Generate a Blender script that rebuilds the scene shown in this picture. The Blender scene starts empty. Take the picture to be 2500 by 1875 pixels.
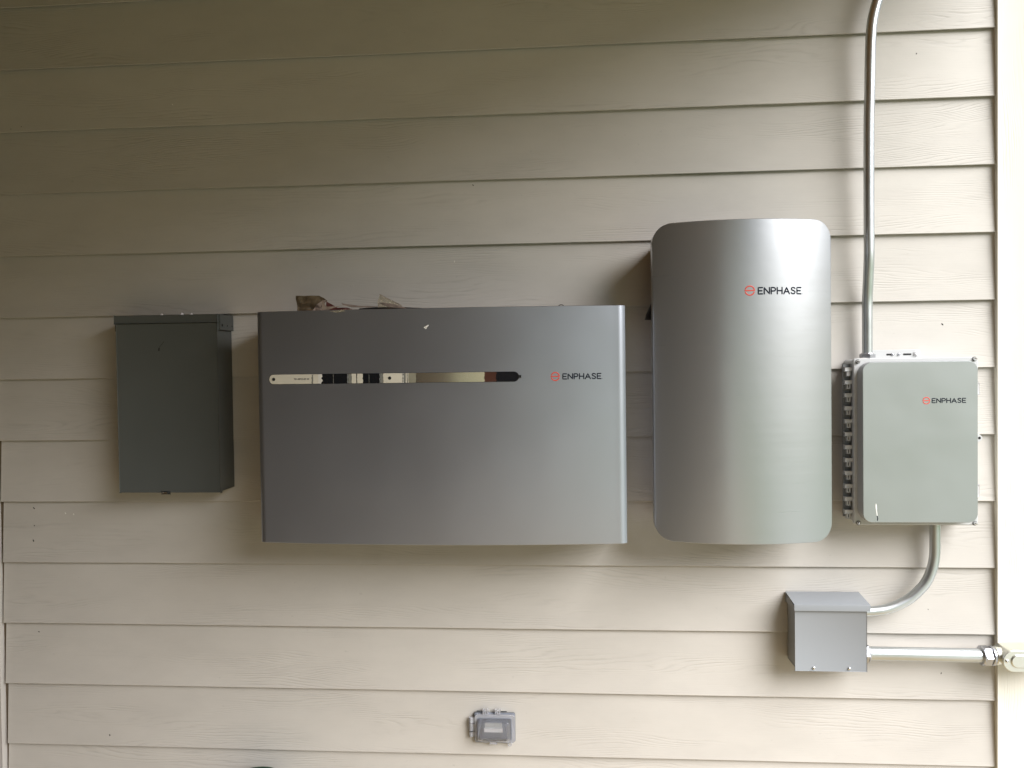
import bpy, bmesh, math, random
from mathutils import Vector, Matrix, noise
R = math.radians
random.seed(7)
scn = bpy.context.scene
C = scn.collection

# ---------------------------------------------------------------- camera
def camera():
    yaw, pitch, roll = R(4.183), R(-1.191), R(0.747)
    M = Matrix.Rotation(yaw, 3, 'Z') @ Matrix.Rotation(pitch, 3, 'X') @ Matrix.Rotation(roll, 3, 'Y')
    c = M.col
    m = Matrix((c[0], c[2], -c[1])).transposed().to_4x4()
    m.translation = (-1.2882, -2.4372, 1.6503)
    cd = bpy.data.cameras.new('camera'); o = bpy.data.objects.new('camera', cd); C.objects.link(o)
    cd.sensor_width = 36; cd.lens = 36 * 1878 / 2500; cd.clip_start = .05; cd.clip_end = 500
    o.matrix_world = m; scn.camera = o
camera()

# ---------------------------------------------------------------- light
SUN_EL, SUN_AZ = 39, 48          # azimuth measured from -Y towards +X
w = bpy.data.worlds.new('World'); scn.world = w; w.use_nodes = True
nt = w.node_tree
sky = nt.nodes.new('ShaderNodeTexSky'); sky.sky_type = 'NISHITA'; sky.sun_disc = False
sky.sun_elevation = R(SUN_EL); sky.sun_rotation = R(180 - SUN_AZ)
sky.dust_density = 2; sky.air_density = 1.0; sky.ozone_density = 1.5
nt.links.new(sky.outputs[0], nt.nodes['Background'].inputs[0])
nt.nodes['Background'].inputs[1].default_value = .05
sd = bpy.data.lights.new('sun', 'SUN'); sd.energy = 4.2; sd.angle = R(50); sd.color = (.99, .995, 1.0)
so = bpy.data.objects.new('sun', sd); C.objects.link(so)
el, az = R(SUN_EL), R(SUN_AZ)
dv = Vector((math.sin(az) * math.cos(el), -math.cos(az) * math.cos(el), math.sin(el)))
so.rotation_euler = dv.to_track_quat('Z', 'Y').to_euler(); so.location = (6, -6, 8)
scn.view_settings.view_transform = 'Standard'; scn.view_settings.look = 'None'
scn.view_settings.exposure = .86; scn.view_settings.gamma = 1
scn.render.engine = 'CYCLES'
scn.cycles.max_bounces = 12; scn.cycles.diffuse_bounces = 8; scn.cycles.glossy_bounces = 6
scn.cycles.sample_clamp_indirect = 8

# ---------------------------------------------------------------- materials
def mat(name, col, rough=.5, metal=0., spec=.5, coat=0., trans=0., alpha=1., bump=0., bscale=200., var=0., vscale=6., ior=1.45):
    m = bpy.data.materials.new(name); m.use_nodes = True
    t = m.node_tree; b = t.nodes['Principled BSDF']
    b.inputs['Base Color'].default_value = (*col, 1); b.inputs['Roughness'].default_value = rough
    b.inputs['Metallic'].default_value = metal; b.inputs['Specular IOR Level'].default_value = spec
    b.inputs['Coat Weight'].default_value = coat; b.inputs['Transmission Weight'].default_value = trans
    b.inputs['Alpha'].default_value = alpha; b.inputs['IOR'].default_value = ior
    tc = t.nodes.new('ShaderNodeTexCoord')
    if bump:
        n = t.nodes.new('ShaderNodeTexNoise'); n.inputs['Scale'].default_value = bscale; n.inputs['Detail'].default_value = 3
        bp = t.nodes.new('ShaderNodeBump'); bp.inputs['Strength'].default_value = bump; bp.inputs['Distance'].default_value = .001
        t.links.new(tc.outputs['Object'], n.inputs['Vector'])
        t.links.new(n.outputs['Fac'], bp.inputs['Height']); t.links.new(bp.outputs[0], b.inputs['Normal'])
    if var:
        n = t.nodes.new('ShaderNodeTexNoise'); n.inputs['Scale'].default_value = vscale; n.inputs['Detail'].default_value = 5
        t.links.new(tc.outputs['Object'], n.inputs['Vector'])
        mr = t.nodes.new('ShaderNodeMapRange'); mr.inputs[3].default_value = 1 - var; mr.inputs[4].default_value = 1 + var
        t.links.new(n.outputs['Fac'], mr.inputs[0])
        mx = t.nodes.new('ShaderNodeVectorMath'); mx.operation = 'SCALE'; mx.inputs[0].default_value = col
        t.links.new(mr.outputs[0], mx.inputs['Scale']); t.links.new(mx.outputs[0], b.inputs['Base Color'])
        r2 = t.nodes.new('ShaderNodeMapRange'); r2.inputs[3].default_value = max(.02, rough - .07); r2.inputs[4].default_value = rough + .07
        t.links.new(n.outputs['Fac'], r2.inputs[0]); t.links.new(r2.outputs[0], b.inputs['Roughness'])
    return m

EXP = .2032
def siding_mat(name, col, vertical=False, strength=.45):
    """painted fibre-cement board with an embossed cedar grain"""
    m = bpy.data.materials.new(name); m.use_nodes = True
    t = m.node_tree; N = t.nodes; L = t.links; b = N['Principled BSDF']
    b.inputs['Roughness'].default_value = .62; b.inputs['Specular IOR Level'].default_value = .3
    tc = N.new('ShaderNodeTexCoord'); sp = N.new('ShaderNodeSeparateXYZ'); L.new(tc.outputs['Object'], sp.inputs[0])
    def math_(op, a, bb=None, c=None):
        n = N.new('ShaderNodeMath'); n.operation = op
        for i, v in enumerate((a, bb, c)):
            if v is None: continue
            if isinstance(v, (int, float)): n.inputs[i].default_value = v
            else: L.new(v, n.inputs[i])
        return n.outputs[0]
    X, Z = (sp.outputs[2], sp.outputs[0]) if vertical else (sp.outputs[0], sp.outputs[2])
    if vertical: row = math_('FLOOR', math_('DIVIDE', Z, 5.0))
    else: row = math_('FLOOR', math_('DIVIDE', math_('SUBTRACT', Z, 2.65 - 20 * EXP), EXP))
    off = math_('MULTIPLY', row, 7.31)
    def comb(sx, sz, add=0.):
        n = N.new('ShaderNodeCombineXYZ')
        L.new(math_('ADD', math_('MULTIPLY', X, sx), off), n.inputs[0])
        L.new(math_('MULTIPLY', Z, sz), n.inputs[1])
        L.new(math_('ADD', math_('MULTIPLY', off, 1.7), add), n.inputs[2])
        return n.outputs[0]
    def noise_(vec, scale, detail=2, rough=.5):
        n = N.new('ShaderNodeTexNoise'); n.inputs['Scale'].default_value = scale
        n.inputs['Detail'].default_value = detail; n.inputs['Roughness'].default_value = rough
        L.new(vec, n.inputs['Vector']); return n.outputs['Fac']
    def mrange(v, a, bb, c, d):
        n = N.new('ShaderNodeMapRange'); n.inputs[1].default_value = a; n.inputs[2].default_value = bb
        n.inputs[3].default_value = c; n.inputs[4].default_value = d; L.new(v, n.inputs[0]); return n.outputs[0]
    # growth-ring contours: height field stretched along the board, cut in thin grooves
    field = math_('ADD', math_('MULTIPLY', Z, 9.0), math_('MULTIPLY', noise_(comb(1.2, 7.0), 1.0, 2, .45), 1.7))
    field = math_('ADD', field, math_('MULTIPLY', noise_(comb(9, 60, 3.), 1.0, 2), .10))
    sn = math_('SINE', math_('MULTIPLY', field, 84.0))
    groove = math_('POWER', math_('MULTIPLY_ADD', sn, .5, .5), 3.0)
    mask = mrange(noise_(comb(2.1, 12, 9.), 1.0, 2), .47, .64, .03, 1.0)
    fade = mrange(noise_(comb(14, 90, 5.), 1.0, 2), .35, .6, .25, 1.0)
    groove = math_('MULTIPLY', math_('MULTIPLY', groove, mask), fade)
    fibre = noise_(comb(14, 420, 1.), 1.0, 3, .6)
    h = math_('SUBTRACT', math_('MULTIPLY', fibre, .42), groove)
    bp = N.new('ShaderNodeBump'); bp.inputs['Strength'].default_value = strength; bp.inputs['Distance'].default_value = .0011
    L.new(h, bp.inputs['Height']); L.new(bp.outputs[0], b.inputs['Normal'])
    # paint colour: slight tone change from board to board, faint dirt
    wn = N.new('ShaderNodeTexWhiteNoise'); wn.noise_dimensions = '1D'; L.new(row, wn.inputs['W'])
    tone = mrange(wn.outputs['Value'], 0, 1, .965, 1.03)
    dirt = mrange(noise_(comb(3.5, 8, 20.), 1.0, 6, .65), .35, .75, 1.03, .93)
    speck = mrange(noise_(comb(55, 90, 40.), 1.0, 1), .76, .84, 1.0, .88)
    k = math_('MULTIPLY', math_('MULTIPLY', tone, dirt), speck)
    k = math_('MULTIPLY', k, math_('SUBTRACT', 1.0, math_('MULTIPLY', groove, .10)))
    mx = N.new('ShaderNodeVectorMath'); mx.operation = 'SCALE'; mx.inputs[0].default_value = col
    L.new(k, mx.inputs['Scale']); L.new(mx.outputs[0], b.inputs['Base Color'])
    return m

def brushed(name, col, rough, aniso, scale_x=3., scale_z=900.):
    m = bpy.data.materials.new(name); m.use_nodes = True
    t = m.node_tree; N = t.nodes; L = t.links; b = N['Principled BSDF']
    b.inputs['Metallic'].default_value = .78; b.inputs['Base Color'].default_value = (*col, 1)
    b.inputs['Anisotropic'].default_value = aniso; b.inputs['Anisotropic Rotation'].default_value = .25
    tg = N.new('ShaderNodeTangent'); tg.direction_type = 'RADIAL'; tg.axis = 'Z'; L.new(tg.outputs[0], b.inputs['Tangent'])
    tc = N.new('ShaderNodeTexCoord'); mp = N.new('ShaderNodeMapping'); mp.inputs['Scale'].default_value = (scale_x, scale_x, scale_z)
    L.new(tc.outputs['Object'], mp.inputs[0])
    n = N.new('ShaderNodeTexNoise'); n.inputs['Scale'].default_value = 1; n.inputs['Detail'].default_value = 3
    L.new(mp.outputs[0], n.inputs['Vector'])
    r = N.new('ShaderNodeMapRange'); r.inputs[3].default_value = rough - .05; r.inputs[4].default_value = rough + .05
    L.new(n.outputs['Fac'], r.inputs[0]); L.new(r.outputs[0], b.inputs['Roughness'])
    n2 = N.new('ShaderNodeTexNoise'); n2.inputs['Scale'].default_value = 4; n2.inputs['Detail'].default_value = 4
    L.new(tc.outputs['Object'], n2.inputs['Vector'])
    bp = N.new('ShaderNodeBump'); bp.inputs['Strength'].default_value = .15; bp.inputs['Distance'].default_value = .008
    L.new(n2.outputs['Fac'], bp.inputs['Height']); L.new(bp.outputs[0], b.inputs['Normal'])
    return m

M = {}
M['siding'] = siding_mat('siding_paint', (.502, .476, .442))
M['trim'] = siding_mat('trim_paint', (.66, .63, .555), vertical=True, strength=.35)
M['light_trim'] = mat('light_trim_paint', (.55, .52, .49), .6)
M['dark_grey'] = mat('dark_grey_enamel', (.082, .088, .084), .42, var=.06, bump=.05, bscale=350)
M['cover_grey'] = mat('metallic_grey_paint', (.405, .425, .49), .36, .86, var=.03, vscale=2.5, bump=.03, bscale=900)
def cloudy(m, scale, dist):
    # barely visible unevenness of a large sheet metal panel
    t = m.node_tree; b = t.nodes['Principled BSDF']; N = t.nodes; L = t.links
    tc = N.new('ShaderNodeTexCoord'); n = N.new('ShaderNodeTexNoise'); n.inputs['Scale'].default_value = scale; n.inputs['Detail'].default_value = 2
    L.new(tc.outputs['Object'], n.inputs['Vector'])
    bp = N.new('ShaderNodeBump'); bp.inputs['Strength'].default_value = .3; bp.inputs['Distance'].default_value = dist
    L.new(n.outputs['Fac'], bp.inputs['Height'])
    old = b.inputs['Normal'].links[0].from_node if b.inputs['Normal'].links else None
    if old: L.new(bp.outputs[0], old.inputs['Normal'])
    else: L.new(bp.outputs[0], b.inputs['Normal'])
M['steel'] = brushed('brushed_steel', (.39, .40, .42), .30, .45)
M['comb_face'] = mat('silver_face_plate', (.36, .38, .38), .40, .7, var=.03, vscale=3)
cloudy(M['cover_grey'], 2.2, .016); cloudy(M['dark_grey'], 5, .012); cloudy(M['comb_face'], 4, .012)
M['plastic_grey'] = mat('pale_grey_plastic', (.47, .475, .475), .45, var=.04)
M['dome_shaded'] = mat('dome_shaded_plastic', (.33, .335, .34), .4, var=.05)  # lid plastic again, darkened: the shade on its flank put into the colour
M['hinge_dark'] = mat('mid_grey_plastic', (.17, .175, .175), .5, var=.05)
M['jb_grey'] = mat('light_grey_enamel', (.245, .258, .275), .40, var=.04, bump=.04, bscale=300)
M['galv'] = mat('galvanised_steel', (.55, .575, .585), .36, .92, var=.10, vscale=14, bump=.08, bscale=120)
M['zinc'] = mat('zinc_fitting', (.46, .47, .50), .34, .95, var=.1, vscale=30)
M['alu'] = mat('cast_aluminium', (.66, .66, .60), .36, .9, var=.06, bump=.1, bscale=260)
M['chrome'] = mat('screw_metal', (.8, .8, .8), .18, 1)
M['black'] = mat('black_plastic', (.012, .012, .014), .35)
M['gloss_black'] = mat('glossy_black', (.010, .011, .014), .12, coat=.4)
M['cavity'] = mat('dark_recess', (.012, .012, .012), .7)
M['cream'] = mat('cream_film', (.62, .585, .50), .3, coat=.5, var=.06, vscale=40)
M['pale'] = mat('pale_torn_film', (.66, .64, .60), .4, var=.1, vscale=90)
M['olive'] = mat('olive_film', (.26, .245, .19), .25, coat=.5, var=.1, vscale=60)
M['tan'] = mat('tan_card', (.62, .56, .44), .25, coat=.6, var=.06, vscale=8)
def mirror_film(name, col, rough):
    # slightly curved reflective film: the surface normal swings along the strip
    m = mat(name, col, rough, .85, coat=.3); t = m.node_tree; b = t.nodes['Principled BSDF']
    tc = t.nodes.new('ShaderNodeTexCoord'); sp = t.nodes.new('ShaderNodeSeparateXYZ'); t.links.new(tc.outputs['Object'], sp.inputs[0])
    a = t.nodes.new('ShaderNodeMath'); a.operation = 'ADD'; a.inputs[1].default_value = .061; t.links.new(sp.outputs[0], a.inputs[0])
    p = t.nodes.new('ShaderNodeMath'); p.operation = 'POWER'; p.inputs[1].default_value = 2; t.links.new(a.outputs[0], p.inputs[0])
    q = t.nodes.new('ShaderNodeMath'); q.operation = 'MULTIPLY'; q.inputs[1].default_value = -.62; t.links.new(p.outputs[0], q.inputs[0])
    bp = t.nodes.new('ShaderNodeBump'); bp.inputs['Distance'].default_value = 1; t.links.new(q.outputs[0], bp.inputs['Height'])
    t.links.new(bp.outputs[0], b.inputs['Normal']); t.links.new(bp.outputs[0], b.inputs['Coat Normal']); return m
M['mirror'] = mirror_film('mirror_film', (.50, .45, .37), .22)
M['smoke'] = mat('smoke_grey_film', (.20, .20, .18), .25, coat=.4)
M['brownred'] = mat('copper_brown_film', (.07, .030, .022), .25, coat=.5, var=.25, vscale=25)
M['ink'] = mat('charcoal_ink', (.014, .018, .028), .8, spec=.15)
M['orange'] = mat('orange_red_ink', (.55, .06, .04), .5)
M['white_chip'] = mat('white_scuff', (.80, .79, .75), .6)
M['clear'] = mat('clear_plastic', (.92, .93, .96), .05, trans=.96, ior=1.4)
M['clear_frame'] = mat('cloudy_plastic', (.66, .67, .72), .2, trans=.6, ior=1.4)
M['white_plastic'] = mat('white_plastic', (.74, .73, .74), .35)
M['inner_grey'] = mat('blue_grey_plastic', (.20, .215, .26), .4)
M['film'] = mat('brown_film', (.24, .18, .115), .22, trans=.55, ior=1.2)
M['clear_film'] = mat('clear_offcut', (.80, .74, .62), .18, trans=.8, ior=1.15)
M['red_label'] = mat('red_label', (.13, .045, .04), .45, var=.3, vscale=50)
M['pink_label'] = mat('pinkish_label', (.28, .22, .185), .4, var=.15, vscale=50)
M['green'] = mat('dark_green_plastic', (.012, .05, .026), .65, spec=.2, var=.3, vscale=60)
M['concrete'] = mat('concrete', (.47, .375, .225), .85, var=.1, vscale=3, bump=.3, bscale=60)
M['path'] = mat('pale_path', (.72, .70, .66), .8, var=.06, vscale=4)
M['lawn'] = mat('lawn_grass', (.11, .205, .06), .9, var=.35, vscale=8)
M['soffit'] = mat('soffit_paint', (.26, .125, .018), .7, var=.05)
M['wall2'] = mat('far_wall_paint', (.15, .095, .028), .7, var=.08)
M['dark_wall'] = mat('dark_brown_boards', (.05, .032, .010), .7, var=.1)
M['soil'] = mat('soil', (.12, .09, .06), .9)

# ---------------------------------------------------------------- mesh helpers
def pt(x, z, d):                    # d = distance in front of the wall plane
    return Vector((x, -d, z))

def box(bm, x0, x1, z0, z1, d0, d1, bev=0., seg=2):
    r = bmesh.ops.create_cube(bm, size=1)
    vs = r['verts']
    for v in vs:
        v.co = Vector((x0 + (v.co.x + .5) * (x1 - x0), -(d0 + (v.co.y + .5) * (d1 - d0)), z0 + (v.co.z + .5) * (z1 - z0)))
    if bev:
        es = list({e for v in vs for e in v.link_edges})
        bmesh.ops.bevel(bm, geom=es, offset=bev, segments=seg, profile=.5, affect='EDGES')
    return bm

def tube(bm, path, r, n=20, caps=True, flat=1.0):
    """round tube through points; flat squashes it along Y (for print strokes)"""
    P = [Vector(p) for p in path]
    rings = []
    prev = None
    for i, p in enumerate(P):
        t = (P[min(i + 1, len(P) - 1)] - P[max(i - 1, 0)]).normalized()
        if prev is None:
            a = Vector((0, 1, 0)) if abs(t.y) < .9 else Vector((1, 0, 0))
            u = (a - t * a.dot(t)).normalized()
        else:
            u = (prev - t * prev.dot(t)).normalized()
        prev = u; v = t.cross(u)
        rr = r[i] if isinstance(r, (list, tuple)) else r
        ring = []
        for k in range(n):
            a = 2 * math.pi * k / n
            o = u * math.cos(a) * rr + v * math.sin(a) * rr
            o.y *= flat
            ring.append(bm.verts.new(p + o))
        rings.append(ring)
    for a, b in zip(rings, rings[1:]):
        for k in range(n):
            bm.faces.new((a[k], a[(k + 1) % n], b[(k + 1) % n], b[k]))
    if caps:
        bm.faces.new(list(reversed(rings[0]))); bm.faces.new(rings[-1])
    return bm

def stroke(bm, path, r, flat):
    """ribbon-like print stroke with rounded ends"""
    P = [Vector(p) for p in path]
    d0 = (P[0] - P[1]).normalized(); d1 = (P[-1] - P[-2]).normalized()
    P = [P[0] + d0 * r * .9, P[0] + d0 * r * .5] + P + [P[-1] + d1 * r * .5, P[-1] + d1 * r * .9]
    rad = [r * .40, r * .86] + [r] * (len(P) - 4) + [r * .86, r * .40]
    tube(bm, P, rad, 8, True, flat)

def cyl(bm, c, axis, r, h, n=24, bev=0., r2=None):
    """cylinder from c along axis; chamfered far end"""
    ax = Vector(axis).normalized(); c = Vector(c); r2 = r if r2 is None else r2
    if bev: tube(bm, [c, c + ax * (h - bev), c + ax * h], [r, r2, r2 - bev], n)
    else: tube(bm, [c, c + ax * h], [r, r2], n)
    return bm

def plate(bm, outline, d0, d1, bev=0.):
    """extrude an (x,z) outline between depths d0 (back) and d1 (front), chamfer the front"""
    n = len(outline)
    cx = sum(p[0] for p in outline) / n; cz = sum(p[1] for p in outline) / n
    def ring(d, ins=0.):
        out = []
        for i, (x, z) in enumerate(outline):
            if ins:
                a = Vector(outline[i - 1]); b = Vector(outline[(i + 1) % n]); t = (b - a)
                nn = Vector((t.y, -t.x)).normalized()
                if nn.dot(Vector((x - cx, z - cz))) < 0: nn = -nn
                x, z = x - nn.x * ins, z - nn.y * ins
            out.append(bm.verts.new(pt(x, z, d)))
        return out
    rs = [ring(d0)] + ([ring(d1 - bev), ring(d1, bev)] if bev else [ring(d1)])
    for a, b in zip(rs, rs[1:]):
        for k in range(n): bm.faces.new((a[k], a[(k + 1) % n], b[(k + 1) % n], b[k]))
    bm.faces.new(list(reversed(rs[0]))); bm.faces.new(rs[-1])
    bmesh.ops.recalc_face_normals(bm, faces=bm.faces[:])
    return bm

def rrect(x0, x1, z0, z1, r, n=6):
    o = []
    for cx, cz, a0 in ((x1 - r, z1 - r, 0), (x0 + r, z1 - r, 90), (x0 + r, z0 + r, 180), (x1 - r, z0 + r, 270)):
        for k in range(n + 1):
            a = R(a0 + 90 * k / n); o.append((cx + r * math.cos(a), cz + r * math.sin(a)))
    return o

def finish(bm, name, m, parent=None, angle=35, smooth=True, recalc=True):
    if recalc: bmesh.ops.recalc_face_normals(bm, faces=bm.faces[:])
    for f in bm.faces: f.smooth = smooth
    if smooth:
        lim = R(angle)
        for e in bm.edges:
            e.smooth = len(e.link_faces) == 2 and e.calc_face_angle(0) < lim
    me = bpy.data.meshes.new(name); bm.to_mesh(me); bm.free()
    ms = m if isinstance(m, (list, tuple)) else [m]
    for k in ms: me.materials.append(M[k])
    o = bpy.data.objects.new(name, me); C.objects.link(o)
    if parent is not None:
        root = parent
        loc = Vector(root['_w'])
        me.transform(Matrix.Translation(-loc))
        o.parent = parent; o['_w'] = list(loc)
        # a part shares the origin of its thing
    return o

def thing(name, label, cat, loc, group=None):
    o = bpy.data.objects.new(name, None); C.objects.link(o)
    o.empty_display_size = .05; o.location = loc
    o['_w'] = list(loc); o['label'] = label; o['category'] = cat
    if group: o['group'] = group
    return o

def tag(o, label=None, cat=None, kind=None, group=None):
    for k, v in (('label', label), ('category', cat), ('kind', kind), ('group', group)):
        if v: o[k] = v
    return o

B = bmesh.new

# ================================================================ the house wall
LX = -3.179
def lap_board(bm, x0, x1, zb, zt, seed):
    n = 90
    prof = [(-.004, .0138), (.0, .0155), (.0012, .0166), (.012, .0155), ((zt - zb) * .5, .0107), (zt - zb, .0050), (zt - zb + .025, .0032)]
    cols = []
    for i in range(n + 1):
        x = x0 + (x1 - x0) * i / n
        wz = .0011 * noise.noise(Vector((x * 1.3, seed * 3.1, 0))) + .0004 * noise.noise(Vector((x * 9, seed * 5.7, 2)))
        wd = .0016 * noise.noise(Vector((x * 1.7, seed * 2.3, 9)))
        col = [bm.verts.new(pt(x, zb + .019 + wz, .002)), bm.verts.new(pt(x, zb + .019 + wz, .0118 + wd * .5))]
        for j, (dz, d) in enumerate(prof):
            k = 1 if j < 4 else .3
            col.append(bm.verts.new(pt(x, zb + dz * (1 if j else 0) + wz * (1 if j < 5 else 0), d + wd * k)))
        cols.append(col)
    for a, b in zip(cols, cols[1:]):
        for k in range(len(a) - 1): bm.faces.new((a[k], b[k], b[k + 1], a[k + 1]))
    bm.faces.new(cols[0]); bm.faces.new(list(reversed(cols[-1])))

house = thing('house_wall', 'beige lap siding house wall with pale corner board carrying all the electrical boxes', 'wall', (-1.5, 0, 0))
bm = B()
for k in range(-2, 13):
    zb = 2.65 - k * EXP
    lap_board(bm, LX + .0022 * (k % 3), .0035, zb, zb + EXP, k + 10)
finish(bm, 'siding', 'siding', house, 28)
bm = B(); box(bm, -3.6, .16, 0, 3.1, -.16, .0015); finish(bm, 'wall_core', 'soil', house)
bm = B(); box(bm, -.0005, .155, .05, 3.08, .0022, .0215, .0042, 3)
finish(bm, 'corner_board', 'trim', house)
bm = B(); box(bm, -3.34, LX - .009, .05, 3.08, .0022, .024, .002, 2); finish(bm, 'edge_board', 'light_trim', house)
bm = B(); box(bm, -3.6, .16, 0, .18, .0018, .022, .003); finish(bm, 'foundation', 'concrete', house)

rnd = random.Random(4)
for m_n, nm, pts in (('cavity', 'dark_fleck', [(-3.1075, 2.4560), (-3.0718, 2.4630), (-.1516, 1.7641), (-.1603, .6967), (-.2279, 2.5831), (-3.0665, 1.2025), (-3.0652, 1.1452), (-3.0680, 1.0946), (-3.0606, .7889), (-.1974, .8931), (-2.8187, .4483), (-1.5801, 2.2283)]),
                     ('white_chip', 'white_fleck', [(-2.5542, 2.5162), (-2.9572, 1.1862), (-2.9290, 1.1822), (-1.6449, 1.9877)])):
    for x, z in pts:
        fz = ((z - 2.65) / EXP) % 1.0; d = .0158 - .0108 * fz
        a = rnd.uniform(.6, 2.2); L = rnd.uniform(.0025, .0055); r = rnd.uniform(.0009, .0017)
        bm = B(); stroke(bm, [pt(x, z, d), pt(x + L * .5 * math.cos(a), z + L * .5 * math.sin(a), d + .0006), pt(x + L * math.cos(a + .3), z + L * math.sin(a + .3), d)], r, .7)
        finish(bm, nm, m_n, house)

# ================================================================ surroundings that shade and light the wall
g = B(); box(g, -60, 60, -.5, -.05, -60, 60); tag(finish(g, 'ground', 'lawn'), kind='structure')
g = B(); box(g, -6.0, .45, -.049, 0.0, -.2, 6.2, .01); tag(finish(g, 'patio', 'concrete'), kind='structure')
g = B(); box(g, .47, 2.3, -.049, -.006, -.6, 3.2, .01); tag(finish(g, 'bounce_slab', 'path'), kind='structure')  # added unseen slab, pale so it bounces light onto the lower wall
g = B(); box(g, -.55, .15, -.049, -.012, 6.25, 30, .005); tag(finish(g, 'path', 'path'), kind='structure')
roof = thing('porch_roof', 'tan boarded porch roof sheltering the siding wall, above the view', 'roof', (-3, -1, 3.06))
bm = B(); box(bm, -6.2, .06, 3.07, 3.13, -.3, 6.1); finish(bm, 'soffit', 'soffit', roof)
side = thing('side_wall', 'dark brown side wall closing the porch beyond the left edge of view', 'wall', (-3.7, -1.5, 0))
bm = B(); box(bm, -3.95, -3.602, 0, 3.065, -.16, 6.1); finish(bm, 'wall_face', 'dark_wall', side)
opp = thing('opposite_wall', 'brown wall across the porch behind the viewer', 'wall', (-3, -4.6, 0))
bm = B(); box(bm, -3.62, -.85, 0, 3.066, 5.9, 6.1); finish(bm, 'wall_face', 'wall2', opp)

# ================================================================ lettering
LET = {
 'E': (.56, [[(.56, 1), (0, 1), (0, 0), (.56, 0)], [(0, .5), (.48, .5)]]),
 'N': (.70, [[(0, 0), (0, 1), (.70, 0), (.70, 1)]]),
 'P': (.58, [[(0, 0), (0, 1), (.30, 1), (.46, .96), (.56, .85), (.58, .72), (.56, .59), (.46, .48), (.30, .44), (0, .44)]]),
 'H': (.66, [[(0, 0), (0, 1)], [(.66, 0), (.66, 1)], [(0, .5), (.66, .5)]]),
 'A': (.78, [[(0, 0), (.39, 1), (.78, 0)], [(.14, .33), (.64, .33)]]),
 'S': (.58, [[(.54, .86), (.46, .96), (.30, 1), (.14, .97), (.05, .87), (.04, .74), (.12, .62), (.30, .53), (.47, .43), (.56, .30), (.54, .14), (.45, .04), (.28, 0), (.11, .04), (.02, .15)]]),
}
def refine(path, step):
    out = [path[0]]
    for a, b in zip(path, path[1:]):
        L = math.dist(a, b); n = max(1, int(math.ceil(L / step)))
        for i in range(1, n + 1): out.append((a[0] + (b[0] - a[0]) * i / n, a[1] + (b[1] - a[1]) * i / n))
    return out

def logo(parent, ex, ez, er, tx0, tx1, tz0, tz1, surf, dot=True):
    """round split emblem in orange-red and the word beside it, printed on the surface surf(x)"""
    lg = bpy.data.objects.new('logo', None); C.objects.link(lg); lg.parent = parent; lg['_w'] = parent['_w']
    flat = .26
    bm = B(); r = er * .125; q = er - r
    def arc(a0, a1, n=26): return [(ex + q * math.cos(R(a0 + (a1 - a0) * i / n)), ez + q * math.sin(R(a0 + (a1 - a0) * i / n))) for i in range(n + 1)]
    top = arc(158, 4) ; bar = [(ex + q, ez + .02 * er), (ex - q * 1.04, ez + .02 * er)]
    for path in (top, refine(bar, .004), arc(200, 340)):
        stroke(bm, [pt(x, z, surf(x) + .0002) for x, z in path], r, flat)
    finish(bm, 'emblem', 'orange', lg, 60)
    bm = B(); H = tz1 - tz0; word = 'ENPHASE'; gap = .24
    tot = sum(LET[c][0] for c in word) + gap * (len(word) - 1)
    sx = (tx1 - tx0) / tot; x = 0; r = H * .093
    for c in word:
        wd, paths = LET[c]
        for p in paths:
            q = [(tx0 + (x + a) * sx, tz0 + r + b * (H - 2 * r)) for a, b in p]
            stroke(bm, [pt(a, b, surf(a) + .0002) for a, b in refine(q, .004)], r, flat)
        x += wd + gap
    if dot:
        a = tx1 + H * .2; cyl(bm, pt(a, tz0 + H * .08, surf(a)), (0, -1, 0), H * .05, .0002, 10)
    finish(bm, 'lettering', 'ink', lg, 60)

def screw(parent, c, r, h, m='chrome', slot=True, name='screw', axis=(0, -1, 0), hexa=False):
    bm = B(); c = Vector(c)
    if hexa: cyl(bm, c, axis, r * 1.25, h * .45, 24); cyl(bm, c + Vector(axis) * h * .45, axis, r, h * .55, 6, r * .12)
    else: tube(bm, [c, c + Vector(axis) * h * .5, c + Vector(axis) * h * .85, c + Vector(axis) * h], [r, r * .95, r * .66, r * .25], 18)
    o = finish(bm, name, m, parent, 40)
    if slot and not hexa:
        bm = B(); a = c + Vector(axis) * (h * .98)
        box(bm, a.x - r * .6, a.x + r * .6, a.z - r * .12, a.z + r * .12, -a.y - .0004, -a.y + .0003); finish(bm, 'slot', 'cavity', o)
    return o

# ================================================================ dark grey breaker enclosure
svc = thing('breaker_box', 'dark grey steel breaker box with a hood along its top', 'electrical box', (-2.54, -.01, 1.27))
bm = B(); box(bm, -2.700, -2.374, 1.279, 1.828, .0180, .110, .002); finish(bm, 'enclosure', 'dark_grey', svc)
bm = B(); box(bm, -2.6995, -2.3725, 1.2745, 1.8030, .1105, .1195, .0022); finish(bm, 'door', 'dark_grey', svc)
bm = B()
box(bm, -2.7035, -2.3705, 1.8045, 1.829, .112, .1235, .0018)                      # hood face
finish(bm, 'hood', 'dark_grey', svc)
bm = B(); box(bm, -2.373, -2.3665, 1.782, 1.8295, .0180, .1115, .001); finish(bm, 'hood_flange', 'dark_grey', svc)
bm = B(); box(bm, -2.7075, -2.7012, 1.782, 1.8295, .0180, .1115, .001); finish(bm, 'hood_flange', 'dark_grey', svc)
for d in (.098, .062, .028):
    cyl_ = B(); cyl(cyl_, (-2.3664, -d, 1.796), (1, 0, 0), .0045 if d > .09 else .0025, .0008, 14); finish(cyl_, 'knockout', 'cavity', svc)
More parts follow.
